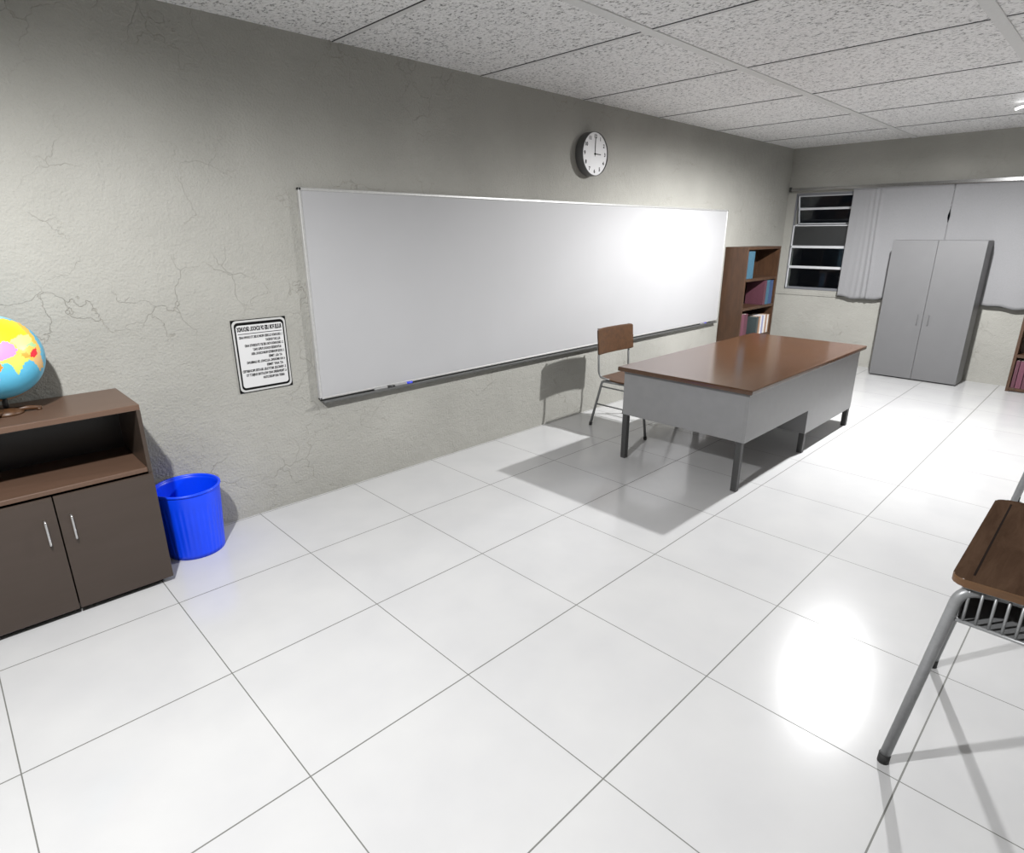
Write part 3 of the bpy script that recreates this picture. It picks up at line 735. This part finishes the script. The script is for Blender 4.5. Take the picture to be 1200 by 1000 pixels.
# ------------------------------------------------------------------ student desks
def student_desk(label):
    x0, x1, yf = 2.142, 2.935, -3.508
    t = thing('student_desk', (2.535, -3.78, 0), label, 'desk', 'student desks along the right edge')
    yb = yf-.56
    TB, TT = .742, .768
    slope = math.tan(math.radians(2))
    b = bmesh.new()
    pl = rrect(x0, x1, yb, yf, .035, 8)
    lo = [b.verts.new((p[0], p[1], TB)) for p in pl]; hi = [b.verts.new((p[0], p[1], TT)) for p in pl]
    b.faces.new(lo[::-1]); ft = b.faces.new(hi)
    for i in range(len(pl)):
        j = (i+1) % len(pl); b.faces.new((lo[i], lo[j], hi[j], hi[i]))
    es = [e for e in b.edges if abs(e.verts[0].co.z-e.verts[1].co.z) < 1e-6]
    bmesh.ops.bevel(b, geom=es, offset=.006, segments=3, affect='EDGES', profile=.5)
    for f in b.faces:
        f.smooth = False
        if abs(f.normal.z) < .8: f.material_index = 1
    for v in b.verts: v.co.z += (yf-v.co.y)*slope
    top = MB(); top.add(b); to = top.build('desktop', [M['studwood'], M['studedge']], t)
    g = bmesh.new(); bmesh.ops.create_cube(g, size=1)
    for v in g.verts:
        v.co = Vector(((x0+x1)/2+v.co.x*(x1-x0-.09), yf-.050+v.co.y*.006, TT-.0005+v.co.z*.002)); v.co.z += (yf-v.co.y)*slope
    gm_ = MB(); gm_.add(g); gm_.build('pencil_groove', M['groove'], to)
    r = .0165
    for xf, xt, d in ((2.152, 2.160, 1), (2.838, 2.848, -1)):
        MB().tube([(xf, yf+.056, .02), (xt, yf-.030, .722), (xt+.05*d, yf-.12, .722), (xt+.05*d, yb+.2, .722)], r, 16, .045, seg=8).build('front_leg', M['studtube'], t)
        MB().tube([(xf, yb-.05, .02), (xt, yb+.03, .722), (xt+.05*d, yb+.12, .722), (xt+.05*d, yb+.2, .722)], r, 16, .045, seg=8).build('rear_leg', M['studtube'], t)
        for y in (yf+.055, yb-.049): MB().tube([(xf, y+.001, 0), (xf, y, .035)], .0185, 16).build('foot_cap', M['rubber'], t)
    zb, zt = .622, .737
    bx0, bx1 = 2.160, 2.845
    MB().box(bx0, bx1, yb+.07, yf-.035, zb-.006, zb, .002, 1).build('basket_floor', M['studtube'], t)
    MB().box(bx0+.01, bx1-.01, yf-.042, yf-.038, zb+.003, zt).build('basket_panel', M['studdark'], t)
    for x in (bx0, bx1):
        MB().tube([(x, yf-.030, zb), (x, yb+.07, zb)], .006, 8).build('basket_rail', M['studtube'], t)
        MB().tube([(x, yf-.034, zt), (x, yb+.07, zt+.48*slope)], .0048, 8).build('basket_rail', M['studtube'], t)
    for k in range(15):
        y = yf-.052-.0315*k
        if y < yb+.075: break
        for x in (bx0, bx1): MB().tube([(x, y, zt+(yf-y)*slope), (x, y, zb+.002)], .0042, 8).build('basket_wire', M['studtube'], t)
    return t
sd = student_desk('wooden student desk with a wire book basket, nearest at the right edge')
def copy_tree(o, parent=None):
    c = o.copy(); C.objects.link(c); c.parent = parent
    for ch in list(o.children):
        if ch is not c: copy_tree(ch, c)
    return c
s2 = copy_tree(sd); s2.location.x += 2.34; s2['label'] = 'farther student desk behind the nearest one, only a grey tube leg showing'

# ------------------------------------------------------------------ ceiling tube lights
def fixture(x, y1, label, ln=1.24):
    t = thing('tube_light', (x, y1-ln/2, H), label, 'ceiling light', 'fluorescent ceiling lights')
    MB().box(x-.03, x+.03, y1-ln+.12, y1-.12, H-.018, H-.006, .004).build('housing', M['grid'], t)
    for y in (y1-.16, y1-ln+.16): MB().box(x-.008, x+.008, y-.008, y+.008, H-.04, H-.016, .002, 1).build('clip', M['grid'], t)
    MB().tube([(x, y1, H-.058), (x, y1-.05, H-.040), (x, y1-ln+.05, H-.040), (x, y1-ln, H-.058)], .009, 12, .04).build('tube', M['tubelight'], t)
fixture(6.2, -2.83, 'tube light whose glow shows on the ceiling tile near the right picture edge')
fixture(7.47, -2.605, 'thin lit tube light on the ceiling at the right picture edge')

# ------------------------------------------------------------------ lights
def spot(name, loc, power, ang=160, blend=.8, rad=.06):
    l = bpy.data.lights.new(name, 'SPOT'); l.energy = power; l.spot_size = math.radians(ang); l.spot_blend = blend; l.shadow_soft_size = rad
    o = bpy.data.objects.new(name, l); C.objects.link(o); o.location = loc; return o
spot('ceiling_lamp', (0.0, -2.2, 2.80), 455, 178, .5, .045)
spot('ceiling_lamp', (6.2, -2.28, 2.80), 790, 178, .5, .045)

# ------------------------------------------------------------------ world, camera, view
wd = bpy.data.worlds.new('night'); bpy.context.scene.world = wd; wd.use_nodes = True
bg = wd.node_tree.nodes['Background']; bg.inputs[0].default_value = (.01, .012, .016, 1); bg.inputs[1].default_value = .3
cam = bpy.data.cameras.new('camera'); co = bpy.data.objects.new('camera', cam); C.objects.link(co)
cam.sensor_fit = 'HORIZONTAL'; cam.sensor_width = 36; cam.lens = 698.94/1200*36; cam.clip_start = .05
yaw, pit, rol = .7972, -.3125, -.0022
f = Vector((math.cos(pit)*math.cos(yaw), math.cos(pit)*math.sin(yaw), math.sin(pit)))
r = f.cross(Vector((0, 0, 1))).normalized(); u = r.cross(f)
c_, s_ = math.cos(rol), math.sin(rol)
r2 = r*c_+u*s_; u2 = -r*s_+u*c_
mt = Matrix((r2, u2, -f)).transposed().to_4x4(); mt.translation = Vector((.1005, -3.7085, 1.7493))
co.matrix_world = mt
sc = bpy.context.scene; sc.camera = co
sc.view_settings.view_transform = 'Standard'; sc.view_settings.look = 'None'; sc.view_settings.exposure = 0; sc.view_settings.gamma = 1
sc.view_settings.use_curve_mapping = False
